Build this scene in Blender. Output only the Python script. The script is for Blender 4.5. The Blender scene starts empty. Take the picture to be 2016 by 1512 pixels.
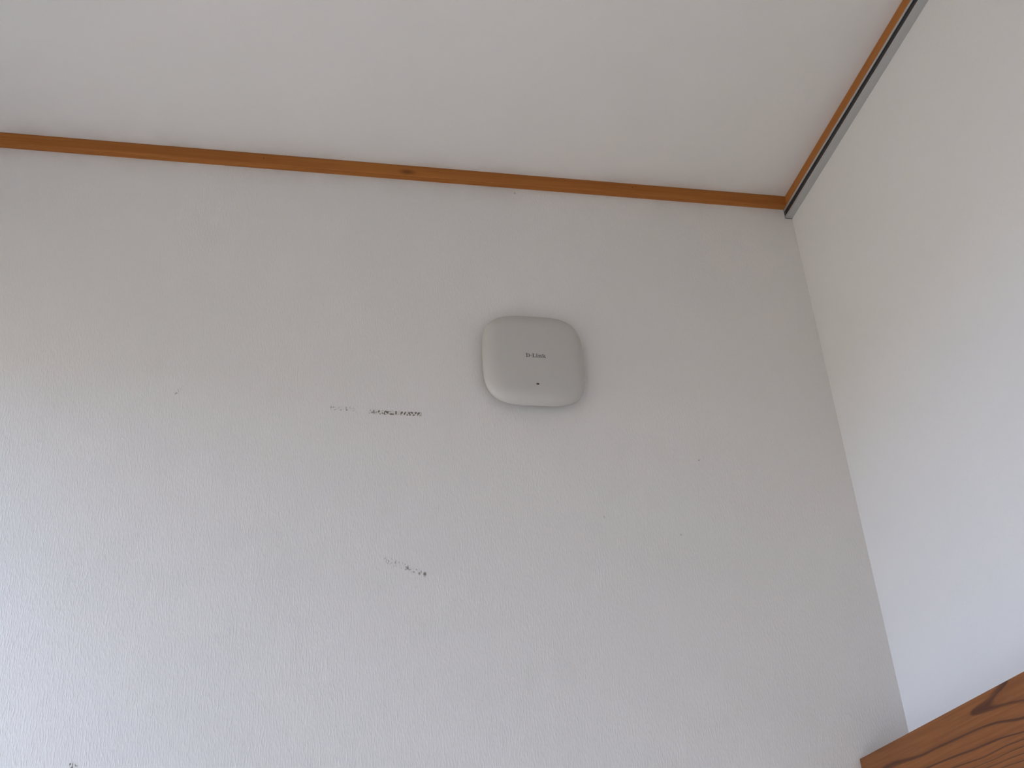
import bpy, bmesh, math
import numpy as np
from mathutils import Vector, Matrix

scene = bpy.context.scene
COL = scene.collection
S = 1.1                      # metres per fitted unit
ZC = 3.10                    # ceiling height

# ------------------------------------------------------------------ camera
YAW, PITCH, ROLL = 0.2221746692, 0.5292519712, -0.0668045678
cam_loc = Vector((-0.9546093525 * S, -1.6470537239 * S, ZC - 1.4394939328 * S))
fw = Vector((math.sin(YAW) * math.cos(PITCH), math.cos(YAW) * math.cos(PITCH), math.sin(PITCH)))
r0 = Vector((math.cos(YAW), -math.sin(YAW), 0.0))
u0 = r0.cross(fw)
rt = r0 * math.cos(ROLL) + u0 * math.sin(ROLL)
up = -r0 * math.sin(ROLL) + u0 * math.cos(ROLL)
cam_data = bpy.data.cameras.new('camera')
cam_data.sensor_fit = 'HORIZONTAL'
cam_data.sensor_width = 36.0
cam_data.lens = 36.0 * 2287.65 / 2016.0
cam_data.clip_start = 0.02
cam = bpy.data.objects.new('camera', cam_data)
COL.objects.link(cam)
m = Matrix((rt, up, -fw)).transposed().to_4x4()
m.translation = cam_loc
cam.matrix_world = m
scene.camera = cam

# ------------------------------------------------------------------ colour management
scene.view_settings.view_transform = 'Standard'
scene.view_settings.look = 'None'
scene.view_settings.gamma = 1.0
scene.view_settings.use_curve_mapping = False
scene.view_settings.exposure = 0.0

# ------------------------------------------------------------------ sky (overcast daylight outside the window)
SKY = (0.655, 0.872, 1.38)
SKY_STRENGTH = 23.5
GROUND = (0.215, 0.198, 0.172)
world = bpy.data.worlds.new('world')
scene.world = world
world.use_nodes = True
wt = world.node_tree
wt.nodes.clear()
wo = wt.nodes.new('ShaderNodeOutputWorld')
bg = wt.nodes.new('ShaderNodeBackground')
tc = wt.nodes.new('ShaderNodeTexCoord')
sx = wt.nodes.new('ShaderNodeSeparateXYZ')
mr = wt.nodes.new('ShaderNodeMapRange')
mr.inputs['From Min'].default_value = -0.03
mr.inputs['From Max'].default_value = 0.03
mx = wt.nodes.new('ShaderNodeMix')
mx.data_type = 'RGBA'
mx.inputs['A'].default_value = (*GROUND, 1)
mx.inputs['B'].default_value = (*SKY, 1)
wt.links.new(tc.outputs['Generated'], sx.inputs[0])
wt.links.new(sx.outputs['Z'], mr.inputs['Value'])
wt.links.new(mr.outputs[0], mx.inputs['Factor'])
wt.links.new(mx.outputs['Result'], bg.inputs['Color'])
bg.inputs['Strength'].default_value = SKY_STRENGTH
wt.links.new(bg.outputs[0], wo.inputs[0])

# room extents and the window opening in the left wall
XL, YF, T = -2.2, -3.0, 0.12
WY0, WY1, WZ0, WZ1 = -0.50, -0.02, 1.30, 2.66

# second window, in the right wall below the curtain box
VY0, VY1, VZ0, VZ1 = -2.95, -1.10, 0.05, 1.74


def portal(x, ya, yb, za, zb, side):
    """Sky portal filling a window opening, facing into the room."""
    ld = bpy.data.lights.new('window_portal', 'AREA')
    ld.shape = 'RECTANGLE'
    ld.size = yb - ya
    ld.size_y = zb - za
    ld.cycles.is_portal = True
    lo = bpy.data.objects.new('window_portal', ld)
    COL.objects.link(lo)
    lo.location = (x, (ya + yb) / 2, (za + zb) / 2)
    lo.rotation_euler = (math.pi / 2, 0, -side * math.pi / 2)


portal(XL - T + 0.01, WY0, WY1, WZ0, WZ1, 1)
portal(T - 0.01, VY0, VY1, VZ0, VZ1, -1)


# ------------------------------------------------------------------ helpers
def add_box(bm, lo_, hi_):
    x0, y0, z0 = lo_
    x1, y1, z1 = hi_
    v = [bm.verts.new(c) for c in ((x0, y0, z0), (x1, y0, z0), (x1, y1, z0), (x0, y1, z0),
                                   (x0, y0, z1), (x1, y0, z1), (x1, y1, z1), (x0, y1, z1))]
    for f in ((0, 3, 2, 1), (4, 5, 6, 7), (0, 1, 5, 4), (1, 2, 6, 5), (2, 3, 7, 6), (3, 0, 4, 7)):
        bm.faces.new([v[i] for i in f])


def extrude_profile(bm, pts0, pts1):
    """Closed prism between two matching rings of points."""
    a = [bm.verts.new(p) for p in pts0]
    b = [bm.verts.new(p) for p in pts1]
    n = len(a)
    for i in range(n):
        j = (i + 1) % n
        bm.faces.new((a[i], a[j], b[j], b[i]))
    bm.faces.new(a)
    bm.faces.new(list(reversed(b)))


def build(name, bm, mat, parent=None, smooth=False, bevel=0.0, normals=True):
    if normals:
        bmesh.ops.recalc_face_normals(bm, faces=bm.faces[:])
    me = bpy.data.meshes.new(name)
    bm.to_mesh(me)
    bm.free()
    if smooth:
        for p in me.polygons:
            p.use_smooth = True
    me.materials.append(mat)
    ob = bpy.data.objects.new(name, me)
    COL.objects.link(ob)
    if parent is not None:
        ob.parent = parent
    if bevel > 0:
        md = ob.modifiers.new('bevel', 'BEVEL')
        md.width = bevel
        md.segments = 2
        md.limit_method = 'ANGLE'
    return ob


def empty(name, loc):
    o = bpy.data.objects.new(name, None)
    o.location = loc
    o.empty_display_size = 0.05
    COL.objects.link(o)
    return o


def structure(o, label=None):
    o['kind'] = 'structure'
    if label:
        o['label'] = label
    return o


class N:
    """Tiny node-graph builder."""
    def __init__(self, name):
        self.mat = bpy.data.materials.new(name)
        self.mat.use_nodes = True
        self.t = self.mat.node_tree
        self.t.nodes.clear()
        self.out = self.t.nodes.new('ShaderNodeOutputMaterial')
        self.bsdf = self.t.nodes.new('ShaderNodeBsdfPrincipled')
        self.t.links.new(self.bsdf.outputs[0], self.out.inputs['Surface'])

    def put(self, sock, v):
        if hasattr(v, 'is_output'):
            self.t.links.new(v, sock)
        else:
            sock.default_value = v

    def math(self, op, a, b=0.0, c=None, clamp=False):
        n = self.t.nodes.new('ShaderNodeMath')
        n.operation = op
        n.use_clamp = clamp
        self.put(n.inputs[0], a)
        self.put(n.inputs[1], b)
        if c is not None:
            self.put(n.inputs[2], c)
        return n.outputs[0]

    def coords(self):
        n = self.t.nodes.new('ShaderNodeTexCoord')
        return n.outputs['Object']

    def sep(self, v):
        n = self.t.nodes.new('ShaderNodeSeparateXYZ')
        self.put(n.inputs[0], v)
        return n.outputs

    def mapping(self, v, scale=(1, 1, 1), rot=(0, 0, 0), loc=(0, 0, 0)):
        n = self.t.nodes.new('ShaderNodeMapping')
        self.put(n.inputs['Vector'], v)
        n.inputs['Scale'].default_value = scale
        n.inputs['Rotation'].default_value = rot
        n.inputs['Location'].default_value = loc
        return n.outputs[0]

    def noise(self, v, scale, detail=2.0, rough=0.5):
        n = self.t.nodes.new('ShaderNodeTexNoise')
        self.put(n.inputs['Vector'], v)
        n.inputs['Scale'].default_value = scale
        n.inputs['Detail'].default_value = detail
        n.inputs['Roughness'].default_value = rough
        return n.outputs['Fac']

    def ramp(self, v, a, b, lo_=0.0, hi_=1.0):
        n = self.t.nodes.new('ShaderNodeMapRange')
        n.interpolation_type = 'SMOOTHSTEP'
        self.put(n.inputs['Value'], v)
        n.inputs['From Min'].default_value = a
        n.inputs['From Max'].default_value = b
        n.inputs['To Min'].default_value = lo_
        n.inputs['To Max'].default_value = hi_
        return n.outputs[0]

    def mix(self, f, a, b):
        n = self.t.nodes.new('ShaderNodeMix')
        n.data_type = 'RGBA'
        self.put(n.inputs['Factor'], f)
        self.put(n.inputs['A'], a if hasattr(a, 'is_output') else (*a, 1))
        self.put(n.inputs['B'], b if hasattr(b, 'is_output') else (*b, 1))
        return n.outputs['Result']

    def bump(self, h, strength, dist):
        n = self.t.nodes.new('ShaderNodeBump')
        self.put(n.inputs['Height'], h)
        n.inputs['Strength'].default_value = strength
        n.inputs['Distance'].default_value = dist
        self.t.links.new(n.outputs[0], self.bsdf.inputs['Normal'])

    def finish(self, color, rough=0.6, metallic=0.0, spec=0.5):
        self.put(self.bsdf.inputs['Base Color'], color if hasattr(color, 'is_output') else (*color, 1))
        self.put(self.bsdf.inputs['Roughness'], rough)
        self.put(self.bsdf.inputs['Metallic'], metallic)
        self.bsdf.inputs['Specular IOR Level'].default_value = spec
        return self.mat


# ------------------------------------------------------------------ materials
WALL = (0.815, 0.764, 0.708)
DIRT = (0.36, 0.33, 0.28)


def wallpaper(name, streak=1.0, axis='x', stains=None, dust=None):
    g = N(name)
    co = g.coords()
    # fine vertical slub of the wallpaper
    sc_ = (1, 1, 0.22)
    v = g.mapping(co, scale=sc_)
    n1 = g.noise(v, 420.0, 1.5, 0.5)
    n2 = g.noise(v, 1000.0, 1.0, 0.5)
    h = g.math('ADD', g.ramp(n1, 0.42, 0.78), g.math('MULTIPLY', n2, 0.5))
    g.bump(h, 0.5 * streak, 0.00042)
    blotch = g.noise(co, 3.2, 3.0, 0.55)
    col = g.mix(g.ramp(blotch, 0.35, 0.7), WALL, (WALL[0] * 0.975, WALL[1] * 0.985, WALL[2] * 0.985))
    x, y, z = g.sep(co)
    if stains:
        total = None
        speck = g.noise(g.mapping(co, scale=(1, 1, 0.6)), 330.0, 0.5, 0.5)
        for (x0, x1, za, zb, half, thr, amt) in stains:
            if thr == 0.0:          # a single round fleck
                dx = g.math('SUBTRACT', x, (x0 + x1) / 2)
                dz = g.math('MULTIPLY', g.math('SUBTRACT', z, za), 0.8)
                d = g.math('SQRT', g.math('MULTIPLY_ADD', dx, dx, g.math('MULTIPLY', dz, dz)))
                d = g.math('MULTIPLY_ADD', g.math('SUBTRACT', speck, 0.5), half * 1.2, d)
                k = g.ramp(d, half * 0.25, half, amt, 0.0)
                total = k if total is None else g.math('MAXIMUM', total, k)
                continue
            # soft band from (x0, za) to (x1, zb)
            u = g.math('DIVIDE', g.math('SUBTRACT', x, x0), x1 - x0)
            zc = g.math('MULTIPLY_ADD', u, zb - za, za)
            dz = g.math('ABSOLUTE', g.math('SUBTRACT', z, zc))
            a = g.ramp(dz, half * 0.35, half, 1.0, 0.0)
            e = g.ramp(g.math('ABSOLUTE', g.math('SUBTRACT', u, 0.5)), 0.44, 0.52, 1.0, 0.0)
            band = g.math('MULTIPLY', a, e)
            k = g.math('MULTIPLY', g.ramp(speck, thr, thr + 0.08), band)
            k = g.math('MULTIPLY', g.math('MULTIPLY_ADD', band, 0.09 * amt, k), amt)
            total = k if total is None else g.math('MAXIMUM', total, k)
        col = g.mix(g.math('MINIMUM', total, 0.95), col, (0.13, 0.105, 0.06))
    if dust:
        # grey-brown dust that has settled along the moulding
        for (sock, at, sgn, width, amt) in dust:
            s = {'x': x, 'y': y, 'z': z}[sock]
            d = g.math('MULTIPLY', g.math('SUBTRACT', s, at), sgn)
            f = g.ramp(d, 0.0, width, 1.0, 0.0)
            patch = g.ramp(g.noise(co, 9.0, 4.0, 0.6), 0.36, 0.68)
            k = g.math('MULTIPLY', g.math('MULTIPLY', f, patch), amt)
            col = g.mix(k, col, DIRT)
    return g.finish(col, 0.75, spec=0.25)


def spot(x, z, r, amt):
    return (x * S - r, x * S + r, ZC + z * S, ZC + z * S, r, 0.0, amt)


H_TRIM = 0.024948 * S
D_TRIM = 0.012733 * S
back_stains = [
    # (x0, x1, z0, z1, half height, threshold, amount) -- scuffs and mould specks
    (-0.8225 * S, -0.7365 * S, ZC - 0.5168 * S, ZC - 0.5172 * S, 0.0055, 0.50, 1.2),
    (-0.8850 * S, -0.8430 * S, ZC - 0.5125 * S, ZC - 0.5130 * S, 0.0055, 0.57, 0.60),
    (-0.8000 * S, -0.7330 * S, ZC - 0.7695 * S, ZC - 0.7950 * S, 0.0075, 0.57, 0.55),
    (-1.1290 * S, -1.1150 * S, ZC - 0.5010 * S, ZC - 0.4860 * S, 0.0065, 0.54, 0.45),
    (-1.2120 * S, -1.1990 * S, ZC - 1.0640 * S, ZC - 1.0740 * S, 0.0070, 0.50, 0.75),
    spot(-0.7631, -0.7838, 0.0036, 0.80),
    spot(-0.7368, -0.7930, 0.0040, 0.9),
    spot(-0.7450, -0.7925, 0.0030, 0.60),
    spot(-0.5532, -0.0358, 0.0028, 0.50),
    spot(-0.2706, -0.5836, 0.0021, 0.70),
    spot(-0.3206, -0.7198, 0.0034, 0.25),
    spot(-0.4457, -0.6920, 0.0028, 0.25),
]
M_back = wallpaper('wallpaper_back', 1.0, stains=back_stains,
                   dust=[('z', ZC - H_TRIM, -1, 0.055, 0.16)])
M_side = wallpaper('wallpaper_side', 0.55)
M_ceil = wallpaper('ceiling_paper', 0.35, dust=[('y', -D_TRIM, -1, 0.07, 0.14)])


def wood(name, light, dark, axis, knots=(), fine=1.0):
    """Straight-grained varnished softwood; axis is the length direction."""
    g = N(name)
    co = g.coords()
    s = {'x': (0.03, 1, 1), 'y': (1, 0.03, 1), 'z': (1, 1, 0.03)}[axis]
    v = g.mapping(co, scale=s)
    n = g.noise(v, 210.0 * fine, 3.0, 0.55)
    n2 = g.noise(g.mapping(co, scale=s), 60.0 * fine, 2.0, 0.5)
    f = g.math('MULTIPLY_ADD', n2, 0.5, g.math('MULTIPLY', n, 0.5))
    col = g.mix(g.ramp(f, 0.36, 0.64), light, dark)
    x, y, z = g.sep(co)
    for (ax, at, zz, rx, rz, amt) in knots:
        q = {'x': x, 'y': y}[ax]
        a = g.math('DIVIDE', g.math('SUBTRACT', q, at), rx)
        b = g.math('DIVIDE', g.math('SUBTRACT', z, zz), rz)
        d = g.math('SQRT', g.math('ADD', g.math('MULTIPLY', a, a), g.math('MULTIPLY', b, b)))
        k = g.ramp(d, 0.1, 1.0, amt, 0.0)
        col = g.mix(k, col, (dark[0] * 0.35, dark[1] * 0.3, dark[2] * 0.3))
    g.bump(f, 0.15, 0.0004)
    return g.finish(col, 0.5, spec=0.22)


M_trim_b = wood('moulding_wood_back', (0.44, 0.158, 0.034), (0.36, 0.120, 0.024), 'x',
                knots=[('x', -0.755 * S, ZC - 0.0165 * S, 0.024, 0.010, 0.75)])
M_trim_r = wood('moulding_wood_right', (0.46, 0.170, 0.036), (0.39, 0.135, 0.026), 'y')
M_board = None

g = N('rail_aluminium')
n_ = g.noise(g.mapping(g.coords(), scale=(1, 0.02, 1)), 700.0, 2.0)
M_alu = g.finish(g.mix(n_, (0.50, 0.50, 0.49), (0.56, 0.56, 0.55)), 0.42, metallic=0.55)
g = N('rail_insert_dark')
M_dark = g.finish(g.mix(g.noise(g.coords(), 80.0), (0.020, 0.018, 0.020), (0.030, 0.026, 0.028)), 0.6)
g = N('rail_cap_grey')
M_cap = g.finish(g.mix(g.noise(g.coords(), 60.0), (0.12, 0.12, 0.12), (0.16, 0.16, 0.155)), 0.5)

g = N('access_point_plastic')
c_ = g.coords()
n_ = g.noise(c_, 1400.0, 2.0)
g.bump(n_, 0.06, 0.0002)
M_plastic = g.finish(g.mix(g.noise(c_, 12.0), (0.545, 0.510, 0.455), (0.56, 0.525, 0.47)), 0.38, spec=0.75)
g = N('access_point_base_shade_grey')
M_base = g.finish(g.mix(g.noise(g.coords(), 40.0), (0.26, 0.25, 0.235), (0.29, 0.28, 0.265)), 0.6)  # base grey darkened to stand in for the shadow strip under the shell
g = N('logo_grey_print')
M_logo = g.finish(g.mix(g.noise(g.coords(), 900.0), (0.125, 0.118, 0.107), (0.155, 0.147, 0.135)), 0.55)
g = N('led_lens_dark')
M_led = g.finish(g.mix(g.noise(g.coords(), 500.0), (0.022, 0.026, 0.020), (0.035, 0.038, 0.030)), 0.3)
g = N('nail_head')
M_nail = g.finish(g.mix(g.noise(g.coords(), 500.0), (0.03, 0.018, 0.01), (0.05, 0.03, 0.015)), 0.5)
g = N('white_frame_metal')
M_frame = g.finish(g.mix(g.noise(g.coords(), 30.0), (0.62, 0.62, 0.62), (0.67, 0.67, 0.67)), 0.4)
g = N('floor_wood')
c_ = g.coords()
n_ = g.noise(g.mapping(c_, scale=(1, 0.06, 1)), 40.0, 4.0)
M_floor = g.finish(g.mix(n_, (0.58, 0.38, 0.20), (0.48, 0.31, 0.16)), 0.45)

g = N('window_glass')
tr = g.t.nodes.new('ShaderNodeBsdfTransparent')
tr.inputs[0].default_value = (0.95, 0.97, 0.96, 1)
gl = g.t.nodes.new('ShaderNodeBsdfGlossy')
gl.inputs['Roughness'].default_value = 0.02
fr = g.t.nodes.new('ShaderNodeFresnel')
ms = g.t.nodes.new('ShaderNodeMixShader')
g.t.links.new(fr.outputs[0], ms.inputs[0])
g.t.links.new(tr.outputs[0], ms.inputs[1])
g.t.links.new(gl.outputs[0], ms.inputs[2])
g.t.links.new(ms.outputs[0], g.out.inputs['Surface'])
M_glass = g.mat

# ------------------------------------------------------------------ the room shell
bm = bmesh.new(); add_box(bm, (XL - T, 0, -0.1), (T, T, ZC + T)); structure(build('wall_back', bm, M_back))
bm = bmesh.new()
add_box(bm, (0, YF - T, -0.1), (T, VY0, ZC + T))
add_box(bm, (0, VY1, -0.1), (T, 0, ZC + T))
add_box(bm, (0, VY0, -0.1), (T, VY1, VZ0))
add_box(bm, (0, VY0, VZ1), (T, VY1, ZC + T))
structure(build('wall_right', bm, M_side))
bm = bmesh.new(); add_box(bm, (XL - T, YF - T, -0.1), (0, YF, ZC + T)); structure(build('wall_front', bm, M_side))
bm = bmesh.new()
add_box(bm, (XL - T, YF, -0.1), (XL, WY0, ZC + T))
add_box(bm, (XL - T, WY1, -0.1), (XL, 0, ZC + T))
add_box(bm, (XL - T, WY0, -0.1), (XL, WY1, WZ0))
add_box(bm, (XL - T, WY0, WZ1), (XL, WY1, ZC + T))
structure(build('wall_left', bm, M_side))
bm = bmesh.new(); add_box(bm, (XL, YF, ZC), (0, 0, ZC + T)); structure(build('ceiling', bm, M_ceil))
bm = bmesh.new(); add_box(bm, (XL, YF, -0.1), (0, 0, 0.0)); structure(build('floor', bm, M_floor))

# the windows (outside the frame, they let the daylight in)
def window(name, fx0, ya, yb, za, zb):
    win = structure(empty(name, (0, 0, 0)))
    fx1, fwid, ym = fx0 + 0.05, 0.04, (ya + yb) / 2
    bm = bmesh.new()
    add_box(bm, (fx0, ya, za), (fx1, yb, za + fwid))
    add_box(bm, (fx0, ya, zb - fwid), (fx1, yb, zb))
    add_box(bm, (fx0, ya, za + fwid), (fx1, ya + fwid, zb - fwid))
    add_box(bm, (fx0, yb - fwid, za + fwid), (fx1, yb, zb - fwid))
    add_box(bm, (fx0, ym - 0.025, za + fwid), (fx1, ym + 0.025, zb - fwid))
    build('window_frame', bm, M_frame, win)
    for a, b in ((ya + fwid, ym - 0.025), (ym + 0.025, yb - fwid)):
        bm = bmesh.new()
        add_box(bm, (fx0 + 0.022, a, za + fwid), (fx0 + 0.027, b, zb - fwid))
        build('window_pane', bm, M_glass, win)


window('window_1', XL - 0.11, WY0, WY1, WZ0, WZ1)
window('window_2', 0.06, VY0, VY1, VZ0, VZ1)

# ------------------------------------------------------------------ ceiling mouldings
prof = [(0.0, 0.0), (D_TRIM - 0.0016, 0.0), (D_TRIM - 0.0016, 0.0022), (D_TRIM - 0.0003, 0.0034), (D_TRIM, 0.0042),
        (D_TRIM, H_TRIM - 0.0008), (D_TRIM - 0.0008, H_TRIM), (0.0, H_TRIM)]
bm = bmesh.new()
extrude_profile(bm, [(XL, -d, ZC - h) for d, h in prof], [(-d, -d, ZC - h) for d, h in prof])
trim_b = structure(build('trim_1', bm, M_trim_b))
bm = bmesh.new()
extrude_profile(bm, [(-d, YF, ZC - h) for d, h in prof], [(-d, -d, ZC - h) for d, h in prof])
trim_r = structure(build('trim_2', bm, M_trim_r))


def nail(parent, p, n, r=0.0013):
    bm = bmesh.new()
    bmesh.ops.create_cone(bm, cap_ends=True, segments=10, radius1=r, radius2=r * 0.7, depth=0.0008)
    q = Vector((0, 0, 1)).rotation_difference(Vector(n)).to_matrix().to_4x4()
    bmesh.ops.transform(bm, matrix=Matrix.Translation(p) @ q, verts=bm.verts[:])
    build('nail', bm, M_nail, parent)


NAILS_B = [(-1.0137 * S, -0.0118 * S), (-0.3247 * S, -0.0105 * S)]
for x, z in NAILS_B:
    nail(trim_b, Vector((x, -D_TRIM - 0.0002, ZC + z)), (0, -1, 0))
nail(trim_r, Vector((-D_TRIM - 0.0002, -0.060, ZC - 0.011)), (-1, 0, 0))

# ------------------------------------------------------------------ aluminium picture rail under the right moulding
RW, RH = 0.014248 * S, 0.021027 * S
z1 = ZC - H_TRIM
z0 = z1 - RH
s1, s0 = z1 - 0.22 * RH, z1 - 0.80 * RH
rail = empty('picture_rail', (0, 0, z0))
rail['label'] = 'silver aluminium picture rail with dark slot under the right ceiling moulding'
rail['category'] = 'rail'
loc = rail.location.copy()
w = 0.0014
cp = [(0, z1), (-RW, z1), (-RW, s1), (-RW + w, s1), (-RW + w, z1 - w), (-w, z1 - w), (-w, z0 + w),
      (-RW + w, z0 + w), (-RW + w, s0), (-RW, s0), (-RW, z0), (0, z0)]
bm = bmesh.new()
extrude_profile(bm, [(x, -0.0016, z - z0) for x, z in cp], [(x, YF, z - z0) for x, z in cp])
build('channel', bm, M_alu, rail)
bm = bmesh.new()
add_box(bm, (-RW + 0.0024, YF + 0.001, w), (-w, -0.0017, RH - w))
build('slot_liner', bm, M_dark, rail)['label'] = 'near-black insert inside the slot'
bm = bmesh.new()
e = 0.0006
add_box(bm, (-RW - e, -0.0016, -e), (0, 0, RH))
build('end_cap', bm, M_cap, rail)['label'] = 'dark grey end cap against the back wall'

# ------------------------------------------------------------------ wooden curtain box at the lower right
PD = 0.090791 * S
PZ = ZC - 1.076206 * S
BH = 0.150               # board height
BT = 0.018
BL = 1.90                # length along the right wall
# growth-ring lines of the flat-sawn board: (distance from back wall, depth below top edge, ring index)
RINGS = [(0.0879, 0.0318, 0), (0.1596, 0.0359, 0), (0.2272, 0.0385, 0), (0.3034, 0.0399, 0), (0.3515, 0.0396, 0),
         (0.3956, 0.043, 0), (0.4585, 0.053, 0), (0.4356, 0.0027, 1), (0.3984, 0.0102, 1), (0.3724, 0.0164, 1),
         (0.3457, 0.0179, 1), (0.3723, 0.0213, 1), (0.3938, 0.024, 1), (0.436, 0.0278, 1), (0.4681, 0.0337, 1),
         (0.2014, 0.0583, -1), (0.2811, 0.0599, -1), (0.3401, 0.0628, -1), (0.4068, 0.0647, -1), (0.4506, 0.0687, -1),
         (0.2695, 0.0734, -2), (0.3446, 0.077, -2), (0.4016, 0.0751, -2), (0.4465, 0.0768, -2), (0.3246, 0.0844, -3),
         (0.3746, 0.0851, -3), (0.4425, 0.0848, -3), (0.3491, 0.091, -4), (0.4384, 0.0929, -4), (0.3897, 0.0989, -5),
         (0.4344, 0.101, -5), (0.2058, 0.027, 0.45), (0.2874, 0.0215, 0.5), (0.3151, 0.012, 0.6), (0.4412, 0.0174, 1.4),
         (0.4695, 0.0161, 1.45), (0.0044, 0.0061, 0.12), (0.0689, 0.0067, 0.10), (0.1321, 0.0025, 0.1),
         (0.02, 0.028, 0.1), (0.02, 0.055, -1), (0.02, 0.072, -2), (0.05, 0.085, -3), (0.05, 0.095, -4), (0.1, 0.103, -5),
         (0.02, 0.145, -9), (0.25, 0.145, -9), (0.45, 0.145, -9.4)]
RP = np.array(RINGS)
KX = 0.30                # grain runs along the board: compress the length axis for the fit


def tps(r):
    return np.where(r > 1e-9, r * r * np.log(np.maximum(r, 1e-9)), 0.0)


P2 = np.column_stack([RP[:, 0] * KX * 10, RP[:, 1] * 10])
n_pts = len(P2)
dist = np.linalg.norm(P2[:, None] - P2[None], axis=2)
A = np.zeros((n_pts + 3, n_pts + 3))
A[:n_pts, :n_pts] = tps(dist) + np.eye(n_pts) * 2e-3
A[:n_pts, n_pts] = 1
A[:n_pts, n_pts + 1:] = P2
A[n_pts:, :n_pts] = A[:n_pts, n_pts:].T
coef = np.linalg.solve(A, np.concatenate([RP[:, 2], np.zeros(3)]))


def ring_field(u, v):
    u = np.clip(u, 0.0, 0.50) + 0.0
    q = np.column_stack([u * KX * 10, v * 10])
    d = np.linalg.norm(q[:, None] - P2[None], axis=2)
    return tps(d) @ coef[:n_pts] + coef[n_pts] + q @ coef[n_pts + 1:]


g = N('curtain_box_cedar')
at = g.t.nodes.new('ShaderNodeAttribute')
at.attribute_name = 'ring'
co = g.coords()
wob = g.noise(g.mapping(co, scale=(1, 0.15, 1)), 55.0, 3.0, 0.6)
ph = g.math('ADD', at.outputs['Fac'], g.math('MULTIPLY_ADD', wob, 0.14, -0.07))
d_ = g.math('ABSOLUTE', g.math('SUBTRACT', ph, g.math('ROUND', ph)))
line = g.ramp(d_, 0.03, 0.12, 1.0, 0.0)
up_ = g.math('FRACT', ph)
grad = g.math('MULTIPLY', g.math('POWER', g.math('SUBTRACT', 1.0, up_), 3.0), 0.30)
fine = g.noise(g.mapping(co, scale=(1, 0.03, 1)), 240.0, 3.0, 0.6)
base = g.mix(g.ramp(fine, 0.32, 0.68), (0.265, 0.092, 0.024), (0.215, 0.070, 0.017))
brk = g.noise(g.mapping(co, scale=(1, 0.2, 1)), 40.0, 2.0)
amount = g.math('MINIMUM', g.math('ADD', g.math('MULTIPLY', line, g.ramp(brk, 0.25, 0.6, 0.55, 0.95)), grad), 1.0)
col = g.mix(amount, base, (0.085, 0.027, 0.011))
g.bump(fine, 0.12, 0.0004)
M_board = g.finish(col, 0.5, spec=0.22)

box = empty('curtain_box', (0, 0, PZ - BH))
box['label'] = 'brown cedar curtain box with bold curved grain low on the right wall'
box['category'] = 'curtain box'
# front board: fine grid carrying the ring field, closed to a solid board
us = np.concatenate([np.linspace(0.0, 0.5, 126), np.linspace(0.56, BL, 16)])
vs = np.linspace(0.0, BH, 61)
uu, vv = np.meshgrid(us, vs, indexing='ij')
val = ring_field(uu.ravel(), vv.ravel())
nu, nv = len(us), len(vs)
verts, faces, rv = [], [], []
Y0 = -0.002
for side in (0, 1):
    for i in range(nu):
        for j in range(nv):
            verts.append((-PD if side == 0 else -PD + BT, Y0 - us[i], BH - vs[j]))
            rv.append(val[i * nv + j])
off = nu * nv
for i in range(nu - 1):
    for j in range(nv - 1):
        a, b, c, d = i * nv + j, (i + 1) * nv + j, (i + 1) * nv + j + 1, i * nv + j + 1
        faces.append((a, d, c, b))
        faces.append((off + a, off + b, off + c, off + d))
for i in range(nu - 1):
    for j in (0, nv - 1):
        a, b = i * nv + j, (i + 1) * nv + j
        faces.append((a, b, off + b, off + a))
for j in range(nv - 1):
    for i in (0, nu - 1):
        a, b = i * nv + j, i * nv + j + 1
        faces.append((a, b, off + b, off + a))
me = bpy.data.meshes.new('front_board')
me.from_pydata(verts, [], faces)
bm = bmesh.new(); bm.from_mesh(me)
bmesh.ops.recalc_face_normals(bm, faces=bm.faces[:])
bm.to_mesh(me); bm.free()
attr = me.attributes.new('ring', 'FLOAT', 'POINT')
attr.data.foreach_set('value', np.array(rv, dtype=np.float32))
me.materials.append(M_board)
fb = bpy.data.objects.new('front_board', me)
COL.objects.link(fb)
fb.parent = box
M_board2 = wood('curtain_box_plain_cedar', (0.27, 0.112, 0.042), (0.21, 0.085, 0.03), 'y')
bm = bmesh.new(); add_box(bm, (-PD + BT, Y0 - BL + BT, BH - 0.02), (0, Y0 - BT, BH - 0.002)); build('top_board', bm, M_board2, box)
bm = bmesh.new(); add_box(bm, (-PD + BT, Y0 - BT, 0), (0, Y0, BH - 0.002)); build('end_board', bm, M_board2, box)
bm = bmesh.new(); add_box(bm, (-PD + BT, Y0 - BL, 0), (0, Y0 - BL + BT, BH - 0.002)); build('end_board', bm, M_board2, box)

# ------------------------------------------------------------------ wireless access point on the back wall
AX, AZ = -0.5465 * S, ZC - 0.4145 * S
HALF = 0.0880 * S
THICK = 0.0400
EXP = 3.6
ap = empty('wireless_access_point', (AX, 0, AZ))
ap['label'] = 'white rounded-square wireless access point mounted on the back wall'
ap['category'] = 'access point'
NS = 128


def ring_pts(scale, y):
    out = []
    for k in range(NS):
        t = 2 * math.pi * k / NS
        c, s = math.cos(t), math.sin(t)
        r = (abs(c) ** EXP + abs(s) ** EXP) ** (-1.0 / EXP)
        out.append((HALF * scale * r * c, y, HALF * scale * r * s))
    return out


def front_y(rho):
    """Depth of the shell's front at normalised radius rho (0 centre, 1 rim)."""
    y_rim, flat = -0.0190, 0.66
    dome = -THICK + 0.0016 * min(rho / flat, 1.0) ** 2
    if rho <= flat:
        return dome
    q = (rho - flat) / (1 - flat)
    return dome + (y_rim - dome) * (1 - max(0.0, 1 - q ** 2.1) ** (1 / 1.9))


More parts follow.
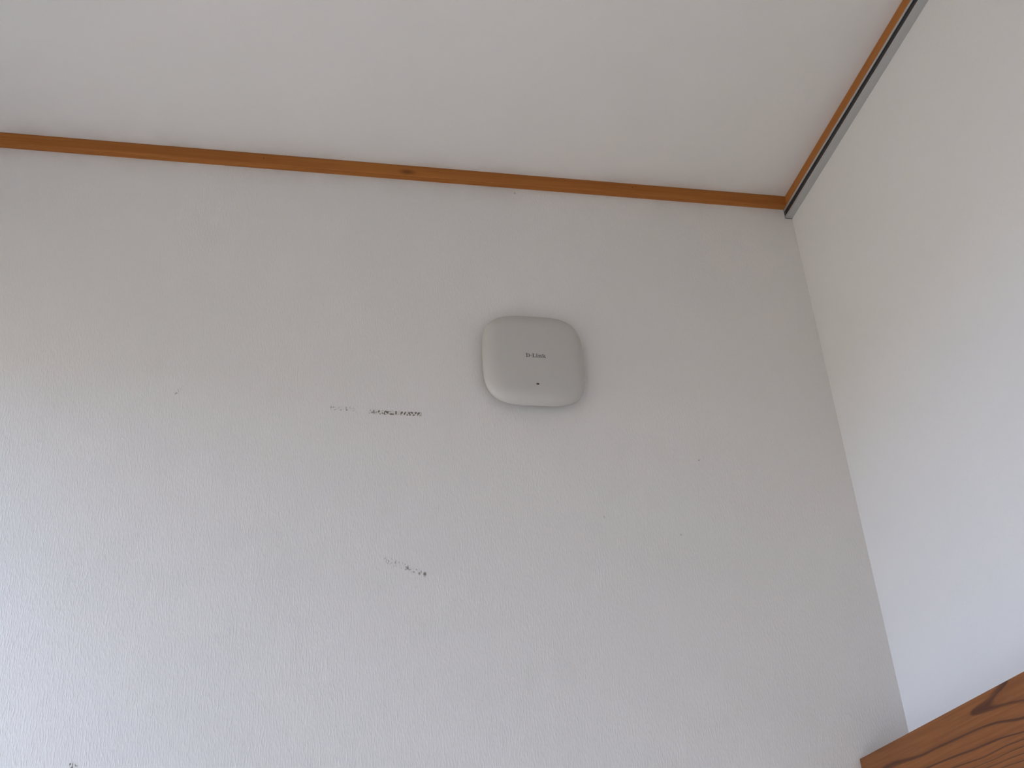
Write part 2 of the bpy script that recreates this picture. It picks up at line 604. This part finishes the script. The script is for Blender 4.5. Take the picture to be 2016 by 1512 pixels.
bm = bmesh.new()
rings = []
levels = [(0.85, -0.0155), (0.95, -0.0158), (0.980, -0.0168), (0.996, -0.0182)]
for q in [1.0, 0.998, 0.994, 0.988, 0.98, 0.97, 0.955, 0.94, 0.92, 0.90, 0.87, 0.84, 0.80, 0.76, 0.72, 0.69, 0.66, 0.6, 0.5, 0.38, 0.25, 0.12]:
    levels.append((q, front_y(q)))
for sc_, y in levels:
    rings.append([bm.verts.new(p) for p in ring_pts(sc_, y)])
for a, b in zip(rings[:-1], rings[1:]):
    for k in range(NS):
        j = (k + 1) % NS
        bm.faces.new((a[k], a[j], b[j], b[k]))
cv = bm.verts.new((0, front_y(0), 0))
for k in range(NS):
    bm.faces.new((rings[-1][k], rings[-1][(k + 1) % NS], cv))
bm.faces.new(list(reversed(rings[0])))
build('shell', bm, M_plastic, ap, smooth=True)
# mounting base behind the shell, set in from its rim
bm = bmesh.new()
extrude_profile(bm, ring_pts(0.84, 0.0), ring_pts(0.86, -0.0157))
build('mounting_base', bm, M_base, ap)


def rho_at(x, z):
    return ((abs(x) ** EXP + abs(z) ** EXP) ** (1 / EXP)) / HALF


# lettering: bold slab-serif strokes, drawn in millimetres from the left end of the word
def rect(x0_, y0_, x1_, y1_):
    return [(x0_, y0_), (x1_, y0_), (x1_, y1_), (x0_, y1_)]


CAP, XH = 8.2, 5.9
strokes = []
# D
strokes += [rect(0, 0, 4.4, 0.9), rect(0, CAP - 0.9, 4.4, CAP), rect(1.0, 0.9, 3.1, CAP - 0.9)]
arc_o, arc_i = [], []
for k in range(13):
    t = -math.pi / 2 + math.pi * k / 12
    arc_o.append((4.3 + 3.9 * math.cos(t), CAP / 2 + CAP / 2 * math.sin(t)))
    arc_i.append((4.3 + 1.75 * math.cos(t), CAP / 2 + (CAP / 2 - 0.9) * math.sin(t)))
for k in range(12):
    strokes.append([arc_i[k], arc_o[k], arc_o[k + 1], arc_i[k + 1]])
# hyphen
strokes += [rect(9.1, 3.1, 11.5, 4.4)]
# L
bx_ = 12.4
strokes += [rect(bx_, CAP - 0.9, bx_ + 4.2, CAP), rect(bx_ + 1.0, 0.9, bx_ + 3.2, CAP - 0.9), rect(bx_, 0, bx_ + 6.6, 0.95),
            [(bx_ + 5.4, 0.95), (bx_ + 6.6, 0.95), (bx_ + 6.6, 3.0), (bx_ + 6.1, 3.0)]]
# i
bx_ = 19.6
strokes += [rect(bx_, 0, bx_ + 3.7, 0.85), rect(bx_ + 0.8, 0.85, bx_ + 2.8, XH - 0.8), rect(bx_, XH - 0.8, bx_ + 2.8, XH),
            rect(bx_ + 0.75, 6.7, bx_ + 2.85, 8.5)]
# n
bx_ = 23.8
strokes += [rect(bx_, 0, bx_ + 3.5, 0.85), rect(bx_ + 0.8, 0.85, bx_ + 2.7, XH - 0.8), rect(bx_, XH - 0.8, bx_ + 2.7, XH),
            rect(bx_ + 4.0, 0, bx_ + 7.4, 0.85), rect(bx_ + 4.7, 0.85, bx_ + 6.6, XH - 1.6),
            [(bx_ + 2.7, XH - 1.7), (bx_ + 6.6, XH - 1.6), (bx_ + 6.1, XH - 0.3), (bx_ + 4.9, XH)],
            [(bx_ + 2.7, XH - 1.7), (bx_ + 4.9, XH), (bx_ + 3.7, XH - 0.1), (bx_ + 2.7, XH - 0.9)]]
# k
bx_ = 31.6
strokes += [rect(bx_, 0, bx_ + 3.3, 0.85), rect(bx_ + 0.8, 0.85, bx_ + 2.7, CAP - 0.8), rect(bx_, CAP - 0.8, bx_ + 2.7, CAP),
            [(bx_ + 2.7, 2.2), (bx_ + 3.9, 2.9), (bx_ + 5.9, XH - 0.8), (bx_ + 4.3, XH - 0.8)],
            rect(bx_ + 3.9, XH - 0.8, bx_ + 6.8, XH),
            [(bx_ + 3.0, 3.0), (bx_ + 4.6, 3.7), (bx_ + 6.9, 0.85), (bx_ + 4.5, 0.85)],
            rect(bx_ + 4.0, 0, bx_ + 7.4, 0.85)]
WORD_W = 39.0
K = 0.0380 / WORD_W
bm = bmesh.new()
for st in strokes:
    a, b = [], []
    for (px, pz) in st:
        x = (px - WORD_W / 2) * K
        z = (pz - CAP / 2) * K - 0.0014
        y = front_y(rho_at(x, z))
        a.append((x, y + 0.0002, z))
        b.append((x, y - 0.00012, z))
    extrude_profile(bm, a, b)
build('logo_lettering', bm, M_logo, ap)['label'] = 'grey serif brand lettering on the face'
# status light
lz = -0.0612
bm = bmesh.new()
y = front_y(rho_at(0, lz))
pts = []
for k in range(24):
    t = 2 * math.pi * k / 24
    pts.append((0.0014 * (1 if math.cos(t) > 0 else -1) + 0.0013 * math.cos(t), lz + 0.0015 * math.sin(t)))
extrude_profile(bm, [(x, y + 0.0006, z) for x, z in pts], [(x, y - 0.00015, z) for x, z in pts])
led = build('status_light', bm, M_led, ap)
led['label'] = 'tiny dark unlit indicator window'
